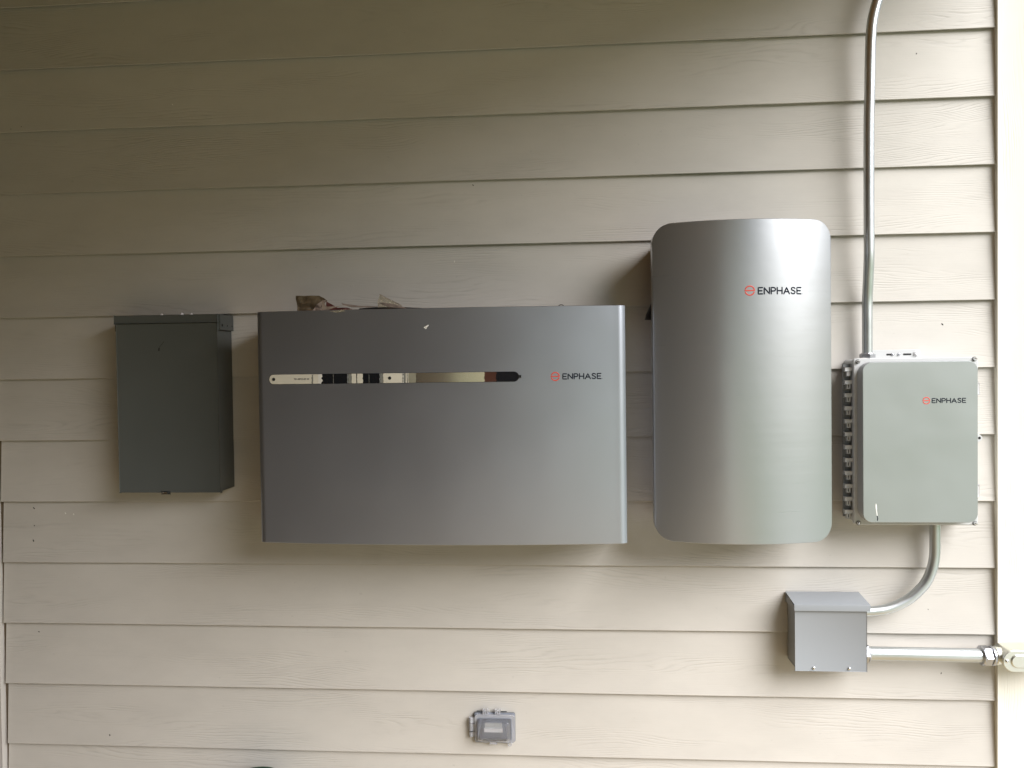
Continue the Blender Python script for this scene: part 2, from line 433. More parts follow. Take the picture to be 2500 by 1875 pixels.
for x, z, r in ((-2.5773, 1.8340, .0045), (-2.5111, 1.8345, .006), (-2.4796, 1.8325, .0055)):
    bm = B(); tube(bm, [(x, -.07, z - .004), (x, -.07, z + r * .3), (x, -.07, z + r)], [r, r * .9, r * .3], 12); finish(bm, 'hood_screw', 'white_plastic', svc)
bm = B(); box(bm, -2.5630, -2.5360, 1.2690, 1.2790, .1180, .1203, .001); l = finish(bm, 'latch', 'black', svc)
bm = B(); box(bm, -2.5575, -2.5435, 1.2715, 1.2755, .1204, .1240, .0012); finish(bm, 'hasp', 'chrome', l)
bm = B(); stroke(bm, [pt(-2.5620, 1.7195, .1196), pt(-2.5612, 1.7260, .1196)], .0021, .2)
stroke(bm, [pt(-2.5606, 1.729, .1196), pt(-2.553, 1.738, .1196), pt(-2.5455, 1.7462, .1196)], .0006, .3)
finish(bm, 'scratch', 'cavity', svc)

# ================================================================ wide battery
bat = thing('battery', 'wide grey wall mounted battery with bowed front and slotted light strip', 'battery', (-1.655, -.02, 1.151))
BX0, BX1, BZ0, BZ1 = -2.1885, -1.1270, 1.1515, 1.8225
bxc = (BX0 + BX1) / 2
def bsurf(x):
    hw = (BX1 - BX0) / 2 - .022; u = min(1., abs(x - bxc) / hw)
    return .291 - .025 * u * u
def bat_outline():
    P = []
    n = 64; xa, xb = BX0 + .022, BX1 - .022
    e = bsurf(xa)
    rr = .022 / math.sin(R(58)); left = [(BX0 + .006, .05), (BX0 + .0005, e - rr * (1 - math.cos(R(58))) - .002)]
    for k in range(9):
        a = R(58 * (1 - k / 9)); left.append((xa - rr * math.sin(a), e - rr * (1 - math.cos(a))))
    mid = [(xa + (xb - xa) * i / n, bsurf(xa + (xb - xa) * i / n)) for i in range(n + 1)]
    right = [(2 * bxc - x, d) for x, d in reversed(left)]
    return left + mid + right
ol = bat_outline()
bm = B(); rows = []
def shrink(o, s):
    out = []
    for i, (x, d) in enumerate(o):
        a = Vector(o[max(i - 1, 0)]); b = Vector(o[min(i + 1, len(o) - 1)]); t = (b - a).normalized()
        nn = Vector((t.y, -t.x)); out.append((x + nn.x * s, d + nn.y * s))
    return out
# extruded skin, small rolled edge at top and bottom
for z, s in ((BZ0 + .012, .006), (BZ0 + .001, .003), (BZ0, .0012), (BZ0 + .0012, .0), (BZ0 + .003, 0.), (BZ0 + .15, 0), (bxc * 0 + 1.40, 0), (1.62, 0), (BZ1 - .003, 0), (BZ1 - .0012, .0), (BZ1, .0012), (BZ1 - .0008, .004)):
    rows.append([bm.verts.new(pt(x, z, d)) for x, d in shrink(ol, s)])
for a, b in zip(rows, rows[1:]):
    for k in range(len(a) - 1): bm.faces.new((a[k], a[k + 1], b[k + 1], b[k]))
finish(bm, 'cover', 'cover_grey', bat, 24)
bm = B(); box(bm, BX0 + .012, BX1 - .012, BZ0 + .012, BZ1 - .004, .02, .240, .004)
finish(bm, 'body', 'dark_grey', bat)
bm = B(); box(bm, BX0 + .15, BX1 - .15, BZ0 + .1, BZ1 - .05, .0155, .0205); finish(bm, 'wall_bracket', 'galv', bat)
logo(bat, -1.3243, 1.6250, .0127, -1.3030, -1.1968, 1.6160, 1.6336, bsurf)
# light strip
SZ0, SZ1 = 1.6120, 1.6405; szc = (SZ0 + SZ1) / 2; sr = (SZ1 - SZ0) / 2
def strip_piece(bm, x0, x1, d, z0=SZ0, z1=SZ1, roundl=False, roundr=False, wav0=0., wav1=0., bow=None, thick=.0004):
    """thin piece following the bow of the cover; wav = ragged ends"""
    nz = 14; n = max(2, int((x1 - x0) / .006)); grid = []
    h = (z1 - z0) / 2; zc = (z0 + z1) / 2
    for j in range(nz + 1):
        v = math.sin(math.pi / 2 * (2 * j / nz - 1)); z = zc + v * h
        a, b = x0, x1
        if roundl: a = x0 + h - math.sqrt(max(0, h * h - (v * h) ** 2))
        if roundr: b = x1 - h + math.sqrt(max(0, h * h - (v * h) ** 2))
        a += wav0 * noise.noise(Vector((v * 2.2, x0 * 50, 1))) * 2; b += wav1 * noise.noise(Vector((v * 2.2, x1 * 50, 4))) * 2
        row = []
        for i in range(n + 1):
            x = a + (b - a) * i / n
            dd = bsurf(x) + d + (bow((x - x0) / (x1 - x0)) if bow else 0)
            row.append((x, z, dd))
        grid.append(row)
    f = [[bm.verts.new(pt(*p)) for p in r] for r in grid]
    k = [[bm.verts.new(pt(p[0], p[1], p[2] - thick)) for p in r] for r in grid]
    for j in range(nz):
        for i in range(n):
            bm.faces.new((f[j][i], f[j][i + 1], f[j + 1][i + 1], f[j + 1][i]))
            bm.faces.new((k[j][i], k[j + 1][i], k[j + 1][i + 1], k[j][i + 1]))
    for i in range(n):
        bm.faces.new((f[0][i], k[0][i], k[0][i + 1], f[0][i + 1])); bm.faces.new((f[nz][i], f[nz][i + 1], k[nz][i + 1], k[nz][i]))
    for j in range(nz):
        bm.faces.new((f[j][0], f[j + 1][0], k[j + 1][0], k[j][0])); bm.faces.new((f[j][n], k[j][n], k[j + 1][n], f[j + 1][n]))
    bmesh.ops.remove_doubles(bm, verts=bm.verts[:], dist=1e-6)
bm = B(); strip_piece(bm, -2.1512, -1.4255, .0006, roundl=True, roundr=True, thick=.0012)
strip = finish(bm, 'light_strip', 'gloss_black', bat)
i_ = .0006
segs = [  # coloured pieces stand for film and tape and for reflections along the strip
 ('label_tape', 'cream', -2.1506, -1.9945, dict(roundl=True)),
 ('torn_tape', 'pale', -2.0020, -1.9925, dict(wav1=.003, d=.0016)),
 ('thin_line', 'smoke', -1.9578, -1.9566, dict(wav0=.0003, wav1=.0003)),
 ('thin_line', 'hinge_dark', -1.9158, -1.9128, dict(wav0=.0008, wav1=.0008)),
 ('smoke_window', 'smoke', -1.9122, -1.9040, dict()),
 ('pale_piece', 'cream', -1.9031, -1.8895, dict(wav0=.0008)),
 ('pale_piece', 'cream', -1.8868, -1.8704, dict(wav0=.0006, wav1=.001)),
 ('thin_line', 'smoke', -1.8528, -1.8518, dict(wav0=.0004, wav1=.0004)),
 ('thin_line', 'hinge_dark', -1.8216, -1.8185, dict(wav0=.001, wav1=.001)),
 ('smoke_window', 'smoke', -1.8182, -1.8118, dict()),
 ('holed_tape', 'cream', -1.8108, -1.7555, dict(wav0=.0006, wav1=.0006)),
 ('thin_line', 'pale', -1.7540, -1.7526, dict(wav0=.0008, wav1=.0008)),
 ('smoke_window', 'smoke', -1.7520, -1.7468, dict()),
 ('pale_piece', 'cream', -1.7462, -1.7428, dict()),
 ('thin_line', 'cream', -1.7408, -1.7385, dict(wav0=.0006)),
 ('olive_piece', 'olive', -1.7383, -1.7165, dict(wav1=.0006)),
 ('copper_patch', 'brownred', -1.5225, -1.4880, dict(wav1=.0025)),
]
for nm, m, x0, x1, kw in segs:
    d = kw.pop('d', .0012)
    bm = B(); strip_piece(bm, x0, x1, d, z0=SZ0 + i_, z1=SZ1 - i_, **kw); finish(bm, nm, m, strip)
bm = B(); strip_piece(bm, -1.7160, -1.5225, .0012, z0=SZ0 + i_, z1=SZ1 - i_, wav1=.0015)
finish(bm, 'curled_film', 'mirror', strip)
for x in (-2.1370, -1.7922):
    bm = B(); cyl(bm, pt(x, szc, bsurf(x) + .0012), (0, -1, 0), .0046, .0005, 24); finish(bm, 'hole', 'cavity', strip)
bm = B(); strip_piece(bm, -2.0215, -2.0172, .0015, z0=SZ0 + i_, z1=SZ1 - .002, wav0=.0012, wav1=.0012); finish(bm, 'smudge', 'smoke', strip)
bm = B(); box(bm, -1.4262, -1.4195, szc - .0035, szc + .0040, bsurf(-1.42) - .002, bsurf(-1.42) + .0022, .001); finish(bm, 'nub', 'black', strip)
def text_mesh(txt, x, z, h, d, m, parent, name):
    cu = bpy.data.curves.new('t', 'FONT'); cu.body = txt; cu.size = h / .72; cu.extrude = .0001 ; cu.offset = h * .025
    o = bpy.data.objects.new('t', cu); C.objects.link(o)
    dg = bpy.context.evaluated_depsgraph_get(); me = bpy.data.meshes.new_from_object(o.evaluated_get(dg))
    bpy.data.objects.remove(o); bpy.data.curves.remove(cu)
    bm = B(); bm.from_mesh(me); bpy.data.meshes.remove(me)
    wid = max(v.co.x for v in bm.verts)
    for v in bm.verts:
        v.co = pt(x + v.co.x, z + v.co.y, d(x + v.co.x) + v.co.z)
    return finish(bm, name, m, parent, smooth=False), wid
text_mesh('701-00723-03 44', -2.0755, szc - .0022, .0048, lambda x: bsurf(x) + .00135, 'ink', strip, 'part_number')
# scuff, wire loop
bm = B()
for (x, z, a, b) in ((-1.6885, 1.7685, .0045, .0030), (-1.6825, 1.7712, .0050, .0034), (-1.6862, 1.7652, .0030, .0016)):
    o = [(x + a * math.cos(t) * (1 + .25 * math.sin(3 * t)) * .8 + b * math.sin(t) * .4, z + b * math.sin(t) + a * math.cos(t) * .35) for t in [2 * math.pi * k / 14 for k in range(14)]]
    plate(bm, o, bsurf(x) - .0004, bsurf(x) + .0007 + a * .04, .0002)
finish(bm, 'scuff', 'white_chip', bat)
bm = B(); tube(bm, [pt(-1.3068 + .0098 * math.cos(R(a)), 1.8285 + .0098 * math.sin(R(a)), .12) for a in range(-35, 216, 10)], .0011, 8)
finish(bm, 'wire_loop', 'black', bat)

# ================================================================ tall curved switch
enp = thing('transfer_switch', 'tall silver transfer switch with curved brushed steel front and rounded corners', 'electrical box', (-.79, -.01, 1.14))
EX0, EX1, EZ0, EZ1, ER = -1.0405, -.5405, 1.1455, 2.0570, .052
exc = (EX0 + EX1) / 2; ehw = (EX1 - EX0) / 2
def esurf(x):
    u = (x - exc) / ehw
    rad = .58; return .240 - (rad - math.sqrt(max(0, rad * rad - (u * ehw) ** 2)))
bm = B(); xs = []
for k in range(13): xs.append(EX0 + ER * (1 - math.cos(R(90 * k / 12))))
m_ = 40
xs += [EX0 + ER + (EX1 - EX0 - 2 * ER) * k / m_ for k in range(1, m_)]
xs += [EX0 + EX1 - x for x in reversed(xs[:13])]
cols = []; NR = 24
def ends(x):
    dx = max(0, EX0 + ER - x, x - (EX1 - ER)); c = ER - math.sqrt(max(0, ER * ER - dx * dx)); return EZ0 + c, EZ1 - c
for x in xs:
    a, b = ends(x); cols.append([bm.verts.new(pt(x, a + (b - a) * j / NR, esurf(x))) for j in range(NR + 1)])
for a, b in zip(cols, cols[1:]):
    for j in range(NR): bm.faces.new((a[j], b[j], b[j + 1], a[j + 1]))
loop = [c[0] for c in cols] + cols[-1][1:] + [c[-1] for c in reversed(cols[:-1])] + list(reversed(cols[0][1:-1]))
prevr = loop; n = len(loop); ctr = Vector((exc, 0, (EZ0 + EZ1) / 2))
nor = []
for i in range(n):
    t = loop[(i + 1) % n].co - loop[i - 1].co; q = Vector((t.z, 0, -t.x)).normalized(); nor.append(q)
for back, out in ((.0010, .0010), (.0030, .0016), (.042, .0016), (.043, -.004)):
    r = [bm.verts.new(v.co + nor[i] * out + Vector((0, back, 0))) for i, v in enumerate(loop)]
    for i in range(n): bm.faces.new((prevr[i], prevr[(i + 1) % n], r[(i + 1) % n], r[i]))
    prevr = r
finish(bm, 'cover', 'steel', enp, 20)
bm = B(); plate(bm, rrect(EX0 + .022, EX1 - .022, EZ0 + .022, EZ1 - .022, .03), .012, .165, .004); finish(bm, 'back_box', 'black', enp)
bm = B(); plate(bm, [(-1.0560, 1.7900), (-1.0150, 1.7885), (-1.0150, 1.8650), (-1.0300, 1.8560), (-1.0520, 1.8060)], .085, .115, .003); finish(bm, 'shaded_fitting', 'black', enp)  # a fitting lying in shade; the shade is put in as black
logo(enp, -.7793, 1.8578, .0145, -.7559, -.6340, 1.8462, 1.8675, esurf)

# ================================================================ combiner enclosure
cmb = thing('combiner_box', 'silver faced grey plastic enclosure with a row of hinge knuckles beside corner board', 'electrical box', (-.275, -.01, 1.17))
bm = B(); plate(bm, rrect(-.4480, -.1010, 1.1760, 1.6625, .012), .012, .088, .003); finish(bm, 'body', 'plastic_grey', cmb)
# lid: flange plus tapered dome with notched corners
bm = B(); plate(bm, rrect(-.4500, -.0985, 1.1735, 1.6650, .008), .0895, .1060, .002); lid = finish(bm, 'lid', 'plastic_grey', cmb)
def notch(x0, x1, z0, z1, r, n=8):
    """rectangle with rounded corners"""
    return rrect(x0, x1, z0, z1, r, n)
bm = B()
ra = rrect(-.4405, -.1075, 1.1835, 1.6555, .040, 8); rb = rrect(-.4385, -.1235, 1.1925, 1.6515, .030, 8)
v0 = [bm.verts.new(pt(x, z, .1062)) for x, z in ra]; v1 = [bm.verts.new(pt(x, z, .146)) for x, z in rb]
n = len(v0)
for k in range(n): bm.faces.new((v0[k], v0[(k + 1) % n], v1[(k + 1) % n], v1[k]))
bm.faces.new(v1); finish(bm, 'dome', 'dome_shaded', lid, 50)
bm = B(); plate(bm, rrect(-.4408, -.1215, 1.1895, 1.6535, .026, 8), .1465, .1505, .0012); finish(bm, 'face_plate', 'comb_face', cmb)
logo(cmb, -.2639, 1.5412, .0106, -.2479, -.1554, 1.5336, 1.5484, lambda x: .1505, dot=False)
bm = B()
for p in ([(-.4048, 1.2430), (-.4052, 1.2330), (-.4030, 1.2200), (-.4018, 1.2100)], [(-.4040, 1.2395), (-.4035, 1.2290)]):
    stroke(bm, [pt(x, z, .1506) for x, z in p], .0011, .2)
finish(bm, 'scuff', 'white_chip', cmb)
bm = B(); stroke(bm, [pt(-.4015, 1.2080, .1506), pt(-.4000, 1.2020, .1506), pt(-.4010, 1.1960, .1506)], .0013, .3); finish(bm, 'mark', 'ink', cmb)
# hinge
bm = B(); box(bm, -.4705, -.4505, 1.195, 1.650, .070, .0780, .001); finish(bm, 'hinge_strip', 'hinge_dark', cmb)
for i in range(12):
    z = 1.6395 - i * .03858; x = -.4695 - .00015 * i + .001
    bm = B(); box(bm, x - .0012, -.4500, z - .0118, z, .0782, .0915, .0012)
    kn = finish(bm, 'hinge_knuckle', 'plastic_grey', cmb)
    bm = B(); box(bm, x + .0045, x + .0150, z - .0255, z - .0122, .078, .0895, .001); finish(bm, 'pin_clip', 'plastic_grey', kn)
    if i:
        bm = B(); box(bm, x + .0085, x + .0108, z - .0225, z - .0130, .0893, .0900); finish(bm, 'slot', 'cavity', kn)
for x, z, lev in ((-.4385, 1.6560, 1), (-.1090, 1.6590, 0), (-.4385, 1.1800, 1), (-.1080, 1.1795, 0)):
    s = screw(cmb, pt(x, z, .106), .0048, .012, 'chrome', True, 'lid_screw')
    bm = B(); cyl(bm, pt(x, z, .1061), (0, -1, 0), .0072, .0006, 20); finish(bm, 'screw_recess', 'hinge_dark', s)
bm = B(); o = [(-.1020, 1.4400), (-.0890, 1.4400), (-.0800, 1.4330), (-.0770, 1.4270), (-.0800, 1.4190), (-.0870, 1.4150), (-.1020, 1.4150)]
plate(bm, o, .080, .088, .001); la = finish(bm, 'padlock_tab', 'plastic_grey', cmb)
bm = B(); cyl(bm, pt(-.0855, 1.4270, .0882), (0, -1, 0), .0040, .0004, 16); finish(bm, 'hole', 'cavity', la)
for z0, z1 in ((1.556, 1.588), (1.256, 1.290)):
    bm = B(); box(bm, -.1015, -.0915, z0, z1, .070, .098, .002); finish(bm, 'latch', 'white_plastic', cmb)
bm = B(); plate(bm, rrect(-.372, -.2250, 1.640, 1.6905, .006, 5), .0165, .0225, .001); br = finish(bm, 'mounting_tab', 'plastic_grey', cmb)
for x0, x1 in ((-.3236, -.2999), (-.2744, -.2501)):
    bm = B(); plate(bm, rrect(x0, x1, 1.6735, 1.6790, .0026, 6), .0220, .0229); finish(bm, 'slot', 'cavity', br)
screw(br, pt(-.3050, 1.6763, .0225), .0042, .004, 'zinc', True)
screw(br, pt(-.2872, 1.6763, .0225), .0042, .004, 'zinc', True)
screw(br, pt(-.2360, 1.6785, .0225), .0060, .007, 'white_plastic', False, 'bolt', hexa=True)

# ================================================================ tall conduit
def spline(P, n=8):
    P = [Vector(p) for p in P]; out = []
    Q = [2 * P[0] - P[1]] + P + [2 * P[-1] - P[-2]]
    for i in range(1, len(Q) - 2):
        a, b, c, d = Q[i - 1:i + 3]
        for k in range(n):
            t = k / n
            out.append(.5 * ((2 * b) + (c - a) * t + (2 * a - 5 * b + 4 * c - d) * t * t + (3 * b - a - 3 * c + d) * t ** 3))
    return out + [P[-1]]
cv = thing('riser_conduit', 'galvanised steel conduit rising from the hinged enclosure and bending near the top', 'conduit', (-.3905, -.05, 1.664))
path = [(-.3905, -.052, 1.6700), (-.3903, -.052, 1.78), (-.3903, -.053, 1.84), (-.3908, -.062, 1.9022), (-.3920, -.072, 1.97), (-.3923, -.073, 2.06), (-.3923, -.073, 2.18), (-.3914, -.073, 2.36), (-.3893, -.073, 2.44), (-.3873, -.073, 2.55), (-.3840, -.073, 2.631), (-.3755, -.073, 2.685), (-.3600, -.073, 2.735), (-.335, -.073, 2.785), (-.300, -.073, 2.84), (-.2, -.073, 2.97), (-.12, -.073, 3.066)]
bm = B(); tube(bm, spline(path, 7), .0150, 28); finish(bm, 'pipe', 'galv', cv, 60)
def hexnut(bm, c, axis, r, h):
    ax = Vector(axis).normalized(); c = Vector(c)
    tube(bm, [c, c + ax * h * .12, c + ax * h * .88, c + ax * h], [r * .93, r, r, r * .93], 6)
bm = B(); hexnut(bm, (-.3905, -.052, 1.6672), (0, 0, 1), .0225, .0115); ft = finish(bm, 'connector_nut', 'zinc', cv, 20)
bm = B(); tube(bm, [(-.3905, -.052, 1.6788), (-.3905, -.052, 1.6815)], [.0180, .0168], 24); finish(bm, 'collar', 'zinc', cv)

# ================================================================ curved conduit
cl = thing('elbow_conduit', 'galvanised conduit curving from the hinged enclosure down to the small junction box', 'conduit', (-.1975, -.055, 1.17))
path = [(-.1965, -.055, 1.1755), (-.1968, -.055, 1.13), (-.1972, -.055, 1.08), (-.2020, -.055, 1.045), (-.2120, -.055, 1.0125), (-.2265, -.055, .985), (-.2460, -.055, .9625), (-.2680, -.055, .9425), (-.2930, -.055, .9270), (-.3180, -.055, .9150), (-.3440, -.055, .9065), (-.3700, -.055, .9025), (-.3950, -.055, .9005), (-.4160, -.055, .9000)]
bm = B(); tube(bm, spline(path, 6), .0150, 28); finish(bm, 'pipe', 'galv', cl, 60)

# ================================================================ junction box
jb = thing('junction_box', 'small light grey junction box with overhanging lid below the tall silver cover', 'electrical box', (-.517, -.015, .735))
bm = B(); box(bm, -.6190, -.4165, .7420, .9200, .015, .0965, .0012); finish(bm, 'body', 'jb_grey', jb)
bm = B(); box(bm, -.6215, -.4130, .7345, .9160, .0968, .1010, .0012); finish(bm, 'front_cover', 'jb_grey', jb)
bm = B()
# lid: sloping top sheet, folded lip
prof = [(.013, .9475), (.1040, .9362), (.1068, .9350), (.1075, .9325), (.1075, .9165), (.1055, .9165), (.1055, .9300), (.013, .9415)]
a = [bm.verts.new(pt(-.6245, z, d)) for d, z in prof]; b = [bm.verts.new(pt(-.4045, z, d)) for d, z in prof]
n = len(prof)
for k in range(n): bm.faces.new((a[k], a[(k + 1) % n], b[(k + 1) % n], b[k]))
bm.faces.new(a); bm.faces.new(list(reversed(b)))
box(bm, -.6245, -.6233, .9170, .9360, .013, .1040); box(bm, -.4057, -.4046, .9170, .9360, .013, .1040)
finish(bm, 'lid', 'jb_grey', jb, 30)
for x in (-.5674, -.4646):
    screw(jb, pt(x, .7440, .1009), .0048, .0045)

# ================================================================ horizontal conduit with its fittings
hc = thing('horizontal_conduit', 'straight horizontal conduit running from small junction box to pale corner board', 'conduit', (-.23, -.058, .75))
bm = B(); tube(bm, [(-.4150, -.058, .7740), (-.06, -.058, .7722)], .0205, 32); finish(bm, 'pipe', 'galv', hc, 60)
bm = B(); hexnut(bm, (-.4110, -.058, .7742), (1, 0, 0), .0285, .0150); finish(bm, 'connector_nut', 'zinc', hc, 20)
bm = B(); tube(bm, [(-.3962, -.058, .7741), (-.3925, -.058, .7741)], [.0255, .0240], 32); finish(bm, 'collar', 'zinc', hc)
bm = B(); tube(bm, [(-.0685, -.058, .7722), (-.0655, -.058, .7722), (-.0635, -.058, .7722)], [.0265, .0290, .0290], 32); hexnut(bm, (-.0635, -.058, .7722), (1, 0, 0), .0292, .0230)
finish(bm, 'compression_nut', 'zinc', hc, 20)
bm = B(); tube(bm, [(-.0400, -.058, .7722), (-.0380, -.058, .7722), (-.0330, -.058, .7722), (-.0310, -.058, .7722)], [.0270, .0288, .0288, .0270], 32)
finish(bm, 'ring', 'zinc', hc)

# ================================================================ conduit body
lb = thing('conduit_body', 'cast aluminium conduit body with screwed oval cover on the corner board', 'conduit fitting', (.06, -.06, .735))
bm = B()
tube(bm, [(-.0300, -.058, .7722), (-.0280, -.058, .7722), (-.012, -.058, .7722), (.004, -.058, .7722)], [.0262, .0276, .0250, .0236], 32)
finish(bm, 'hub', 'alu', lb, 40)
bm = B(); ob = rrect(-.0215, .150, .7430, .8020, .0290, 10)
plate(bm, ob, .030, .096, .003); finish(bm, 'body', 'alu', lb, 40)
bm = B(); plate(bm, rrect(-.0250, .153, .7400, .8030, .0312, 12), .0965, .1005, .0014); cvp = finish(bm, 'cover', 'alu', lb, 40)
bm = B(); plate(bm, rrect(-.0040, .132, .7525, .7915, .0190, 10), .1006, .1048, .0026); finish(bm, 'raised_panel', 'alu', cvp, 40)
screw(lb, pt(-.0152, .7722, .1004), .0052, .0042)
screw(lb, pt(.1430, .7722, .1004), .0052, .0042)

# ================================================================ in-use outlet cover
oc = thing('outlet_cover', 'clear bubble outlet cover low on the siding with hinges on its left', 'outlet cover', (-1.533, -.016, .46))
bm = B(); plate(bm, rrect(-1.600, -1.470, .4600, .5520, .006, 5), .0150, .0205, .001); base = finish(bm, 'base_plate', 'inner_grey', oc)
bm = B(); plate(bm, rrect(-1.5765, -1.4985, .4780, .5260, .004, 4), .0206, .0235, .0008); rc = finish(bm, 'receptacle', 'inner_grey', oc)
bm = B(); box(bm, -1.5655, -1.5100, .5060, .5225, .0236, .0252, .0005); finish(bm, 'receptacle_face', 'plastic_grey', rc)
bm = B(); box(bm, -1.5670, -1.5090, .4950, .5055, .0236, .0300, .0008); finish(bm, 'device_bar', 'white_plastic', rc)
bm = B(); plate(bm, rrect(-1.6012, -1.4688, .4588, .5532, .006, 5), .0140, .0170); finish(bm, 'gasket', 'hinge_dark', oc)
# frame of the lid
def ringframe(bm, o, i, d0, d1):
    n = len(o); A = [bm.verts.new(pt(x, z, d0)) for x, z in o]; Bq = [bm.verts.new(pt(x, z, d1)) for x, z in o]
    Cc = [bm.verts.new(pt(x, z, d1)) for x, z in i]; D = [bm.verts.new(pt(x, z, d0)) for x, z in i]
    for p, q in ((A, Bq), (Bq, Cc), (Cc, D), (D, A)):
        for k in range(n): bm.faces.new((p[k], p[(k + 1) % n], q[(k + 1) % n], q[k]))
bm = B(); ringframe(bm, rrect(-1.5975, -1.4705, .4615, .5490, .008, 6), rrect(-1.5895, -1.4800, .4700, .5400, .006, 6), .0210, .0300)
fr = finish(bm, 'lid_frame', 'clear_frame', oc)
bm = B(); ringframe(bm, rrect(-1.5903, -1.4792, .4692, .5408, .006, 6), rrect(-1.5886, -1.4809, .4709, .5391, .006, 6), .0296, .0306); finish(bm, 'lid_seam', 'inner_grey', oc)
bm = B()   # thin bubble shell
for s in (0, 1):
    o = .0010 * s
    ra = rrect(-1.5890 + o, -1.4805 - o, .4705 + o, .5395 - o, .006, 6); rb = rrect(-1.5850 + o, -1.4860 - o, .4745 + o, .5350 - o, .008, 6)
    v0 = [bm.verts.new(pt(x, z, .0290)) for x, z in ra]; v1 = [bm.verts.new(pt(x, z, .0480 - o)) for x, z in rb]
    rc_ = rrect(-1.5820 + o, -1.4890 - o, .4775 + o, .5320 - o, .007, 6); v2 = [bm.verts.new(pt(x, z, .0510 - o)) for x, z in rc_]
    n = len(v0)
    for p, q in ((v0, v1), (v1, v2)):
        for k in range(n):
            f = (p[k], p[(k + 1) % n], q[(k + 1) % n], q[k]); bm.faces.new(f if not s else tuple(reversed(f)))
    bm.faces.new(v2 if not s else list(reversed(v2)))
    if s:
        for k in range(n): bm.faces.new((first[k], v0[k], v0[(k + 1) % n], first[(k + 1) % n]))
    first = v0
finish(bm, 'bubble_lid', 'clear', oc)
for z0, z1 in ((.5215, .5385), (.4960, .5195), (.4775, .4935)):
    bm = B(); tube(bm, [(-1.6105, -.024, z0), (-1.6105, -.024, z1)], .0060, 14); box(bm, -1.6105, -1.5970, z0 + .001, z1 - .001, .0215, .0265, .0006); finish(bm, 'hinge', 'clear_frame', oc)
bm = B(); box(bm, -1.6140, -1.6065, .4938, .4962, .0285, .0305); finish(bm, 'hinge_gap', 'cavity', oc)
for x0, x1, sgn in ((-1.5720, -1.5530, -1), (-1.5330, -1.5140, 1)):
    bm = B()
    for q in range(3):
        a = x0 + (x1 - x0) * q / 3; box(bm, a + .0008, a + (x1 - x0) / 3 - .0008, .5505, .5650 - .003 * (q == 1), .018, .0265, .001)
    kn = finish(bm, 'top_hinge', 'clear_frame', oc)
    bm = B(); xa = x0 if sgn < 0 else x1; tube(bm, [(xa, -.024, .5590), (xa + sgn * .019, -.024, .5592)], .0014, 8); finish(bm, 'hinge_pin', 'ink', kn)
bm = B(); tube(bm, [pt(-1.4865 + .0052 * math.cos(R(a)), .4560 + .0052 * math.sin(R(a)), .027) for a in range(0, 361, 15)], .0016, 8, caps=False); finish(bm, 'padlock_loop', 'clear_frame', oc)
bm = B(); box(bm, -1.5500, -1.5280, .4580, .4640, .0215, .0320, .0012); finish(bm, 'finger_tab', 'clear_frame', oc)

# ================================================================ scraps lying on the battery
def sheet(bm, poly, depth, crump, seed, lean=0., thick=.0004, cuts=5):
    """crumpled thin sheet whose outline is poly (x,z); depth = distance from wall"""
    vs = [bm.verts.new(pt(x, z, depth)) for x, z in poly]
    f = bm.faces.new(vs)
    bmesh.ops.triangulate(bm, faces=[f])
    for _ in range(2 if cuts < 4 else 3):
        es = [e for e in bm.edges if e.calc_length() > .006]
        bmesh.ops.subdivide_edges(bm, edges=es, cuts=1, use_grid_fill=False)
        bmesh.ops.triangulate(bm, faces=bm.faces[:])
    z0 = min(p[1] for p in poly)
    for v in bm.verts:
        q = Vector((v.co.x * 40, v.co.z * 70, seed)); c = noise.noise(q) + .5 * noise.noise(q * 2.6)
        v.co.y += crump * c - lean * (v.co.z - z0)
    bmesh.ops.recalc_face_normals(bm, faces=bm.faces[:])
    g = bmesh.ops.solidify(bm, geom=bm.faces[:], thickness=thick)
ZT = BZ1 + .0006
fl = thing('tape_scrap', 'crumpled brown translucent tape scrap on top of the wide battery', 'scrap', (-2.04, -.2, BZ1))
bm = B(); sheet(bm, [(-2.0850, ZT), (-2.0870, 1.8420), (-2.0790, 1.8560), (-2.0700, 1.8640), (-2.0660, 1.8690), (-2.0880, 1.8705), (-2.0880, 1.8722), (-2.0640, 1.8715), (-2.0180, 1.8712), (-2.0050, 1.8640), (-1.9930, 1.8555), (-2.0080, 1.8420), (-2.0160, ZT)], .20, .012, 3, .25)
finish(bm, 'brown_fold', 'film', fl, 60)
bm = B(); sheet(bm, [(-2.0350, ZT), (-2.0250, 1.8400), (-2.0020, 1.8560), (-1.9920, 1.8560), (-1.9960, 1.8460), (-2.0080, 1.8400), (-2.0020, ZT)], .225, .008, 8, .1)
finish(bm, 'pale_fold', 'pink_label', fl, 60)
rl = thing('torn_label', 'torn red and pinkish label strips on the battery top beside brown tape', 'scrap', (-1.94, -.22, BZ1))
bm = B(); sheet(bm, [(-1.9955, ZT), (-1.9910, 1.8525), (-1.9700, 1.8400), (-1.9580, 1.8330), (-1.9300, 1.8330), (-1.9000, ZT)], .226, .005, 21, .0)
finish(bm, 'red_strip', 'red_label', rl, 60)
bm = B(); sheet(bm, [(-1.9905, 1.8205), (-1.9890, 1.8500), (-1.9760, 1.8330), (-1.9500, 1.8330), (-1.9250, 1.8360), (-1.9560, 1.8290), (-1.9800, 1.8190)], .2740, .002, 33, .0)
finish(bm, 'pink_fold', 'pink_label', rl, 60)
bm = B(); sheet(bm, [(-1.9450, 1.8460), (-1.9250, 1.8420), (-1.8900, 1.8370), (-1.8300, 1.8340), (-1.8700, 1.8310), (-1.9150, 1.8330), (-1.9400, 1.8400)], .235, .003, 40, .0)
finish(bm, 'curled_edge', 'pink_label', rl, 60)
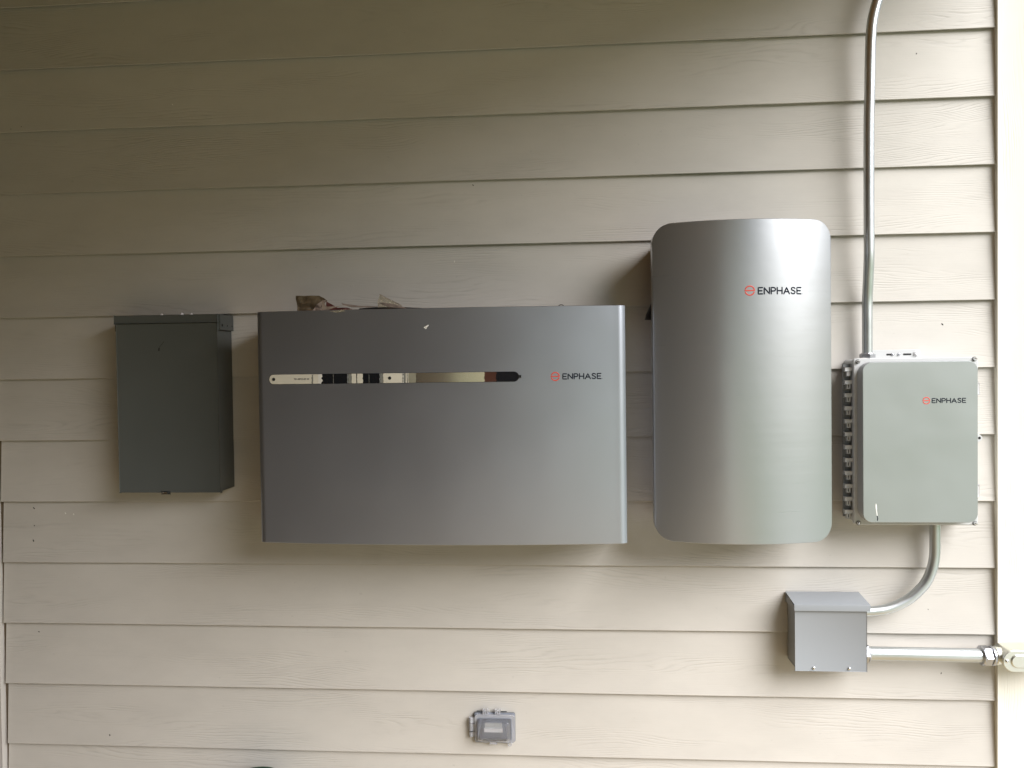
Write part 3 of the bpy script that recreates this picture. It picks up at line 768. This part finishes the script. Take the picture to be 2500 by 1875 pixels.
bm = B(); sheet(bm, [(-1.9100, ZT), (-1.9000, 1.8320), (-1.8500, 1.8350), (-1.7700, 1.8335), (-1.7150, 1.8300), (-1.7100, ZT)], .20, .002, 44, .0)
finish(bm, 'dark_strip', 'black', rl, 60)
bm = B(); sheet(bm, [(-1.9650, 1.8180), (-1.9250, 1.8225), (-1.8850, 1.8228), (-1.9100, 1.8185), (-1.9400, 1.8150)], .2845, .0006, 55, .0, cuts=3)
finish(bm, 'hanging_film', 'clear_film', rl, 60)
cf = thing('film_offcut', 'clear triangular plastic offcut standing on the battery top', 'scrap', (-1.81, -.2, BZ1))
bm = B(); sheet(bm, [(-1.8440, 1.8330), (-1.8450, 1.8480), (-1.8370, 1.8720), (-1.8340, 1.8712), (-1.7720, 1.8380), (-1.7900, 1.8325)], .205, .005, 60, .1)
finish(bm, 'clear_sheet', 'clear_film', cf, 60)
bm = B(); tube(bm, [pt(-1.8375, 1.8715, .214), pt(-1.8060, 1.8555, .212), pt(-1.7720, 1.8380, .207)], .0008, 6); finish(bm, 'folded_rim', 'pink_label', cf)
bm = B(); sheet(bm, [(-1.8450, 1.8475), (-1.8200, 1.8460), (-1.7800, 1.8390), (-1.7560, ZT + .005), (-1.8100, ZT + .010)], .215, .003, 64, .0)
finish(bm, 'pale_flap', 'pink_label', cf, 60)

# ================================================================ green thing at the bottom edge
gr = thing('garden_bin', 'dark green rounded object just showing at the bottom edge of the photo', 'bin', (-2.281, -.24, 0))
bm = B(); prof = []
zt = .3850
pp = [(0, zt), (.03, zt - .0012), (.06, zt - .0045), (.085, zt - .011), (.100, zt - .022), (.107, zt - .04), (.107, zt - .06)]
def lathe(bm, c, prof, n=48):
    rings = []
    for r, z in prof:
        if r == 0: rings.append([bm.verts.new((c[0], c[1], z))]); continue
        rings.append([bm.verts.new((c[0] + r * math.cos(2 * math.pi * k / n), c[1] + r * math.sin(2 * math.pi * k / n), z)) for k in range(n)])
    for a, b in zip(rings, rings[1:]):
        for k in range(n):
            if len(a) == 1: bm.faces.new((a[0], b[k], b[(k + 1) % n]))
            elif len(b) == 1: bm.faces.new((a[k], b[0], a[(k + 1) % n]))
            else: bm.faces.new((a[k], b[k], b[(k + 1) % n], a[(k + 1) % n]))
lathe(bm, (-2.281, -.13), pp); finish(bm, 'lid', 'green', gr, 50)
bm = B(); lathe(bm, (-2.281, -.13), [(.104, zt - .055), (.102, zt - .08), (.085, .012), (.082, 0), (0, 0)]); finish(bm, 'bin_body', 'green', gr, 50)

# ---------------------------------------------------------------- tidy helper properties
for o in bpy.data.objects:
    if '_w' in o: del o['_w']
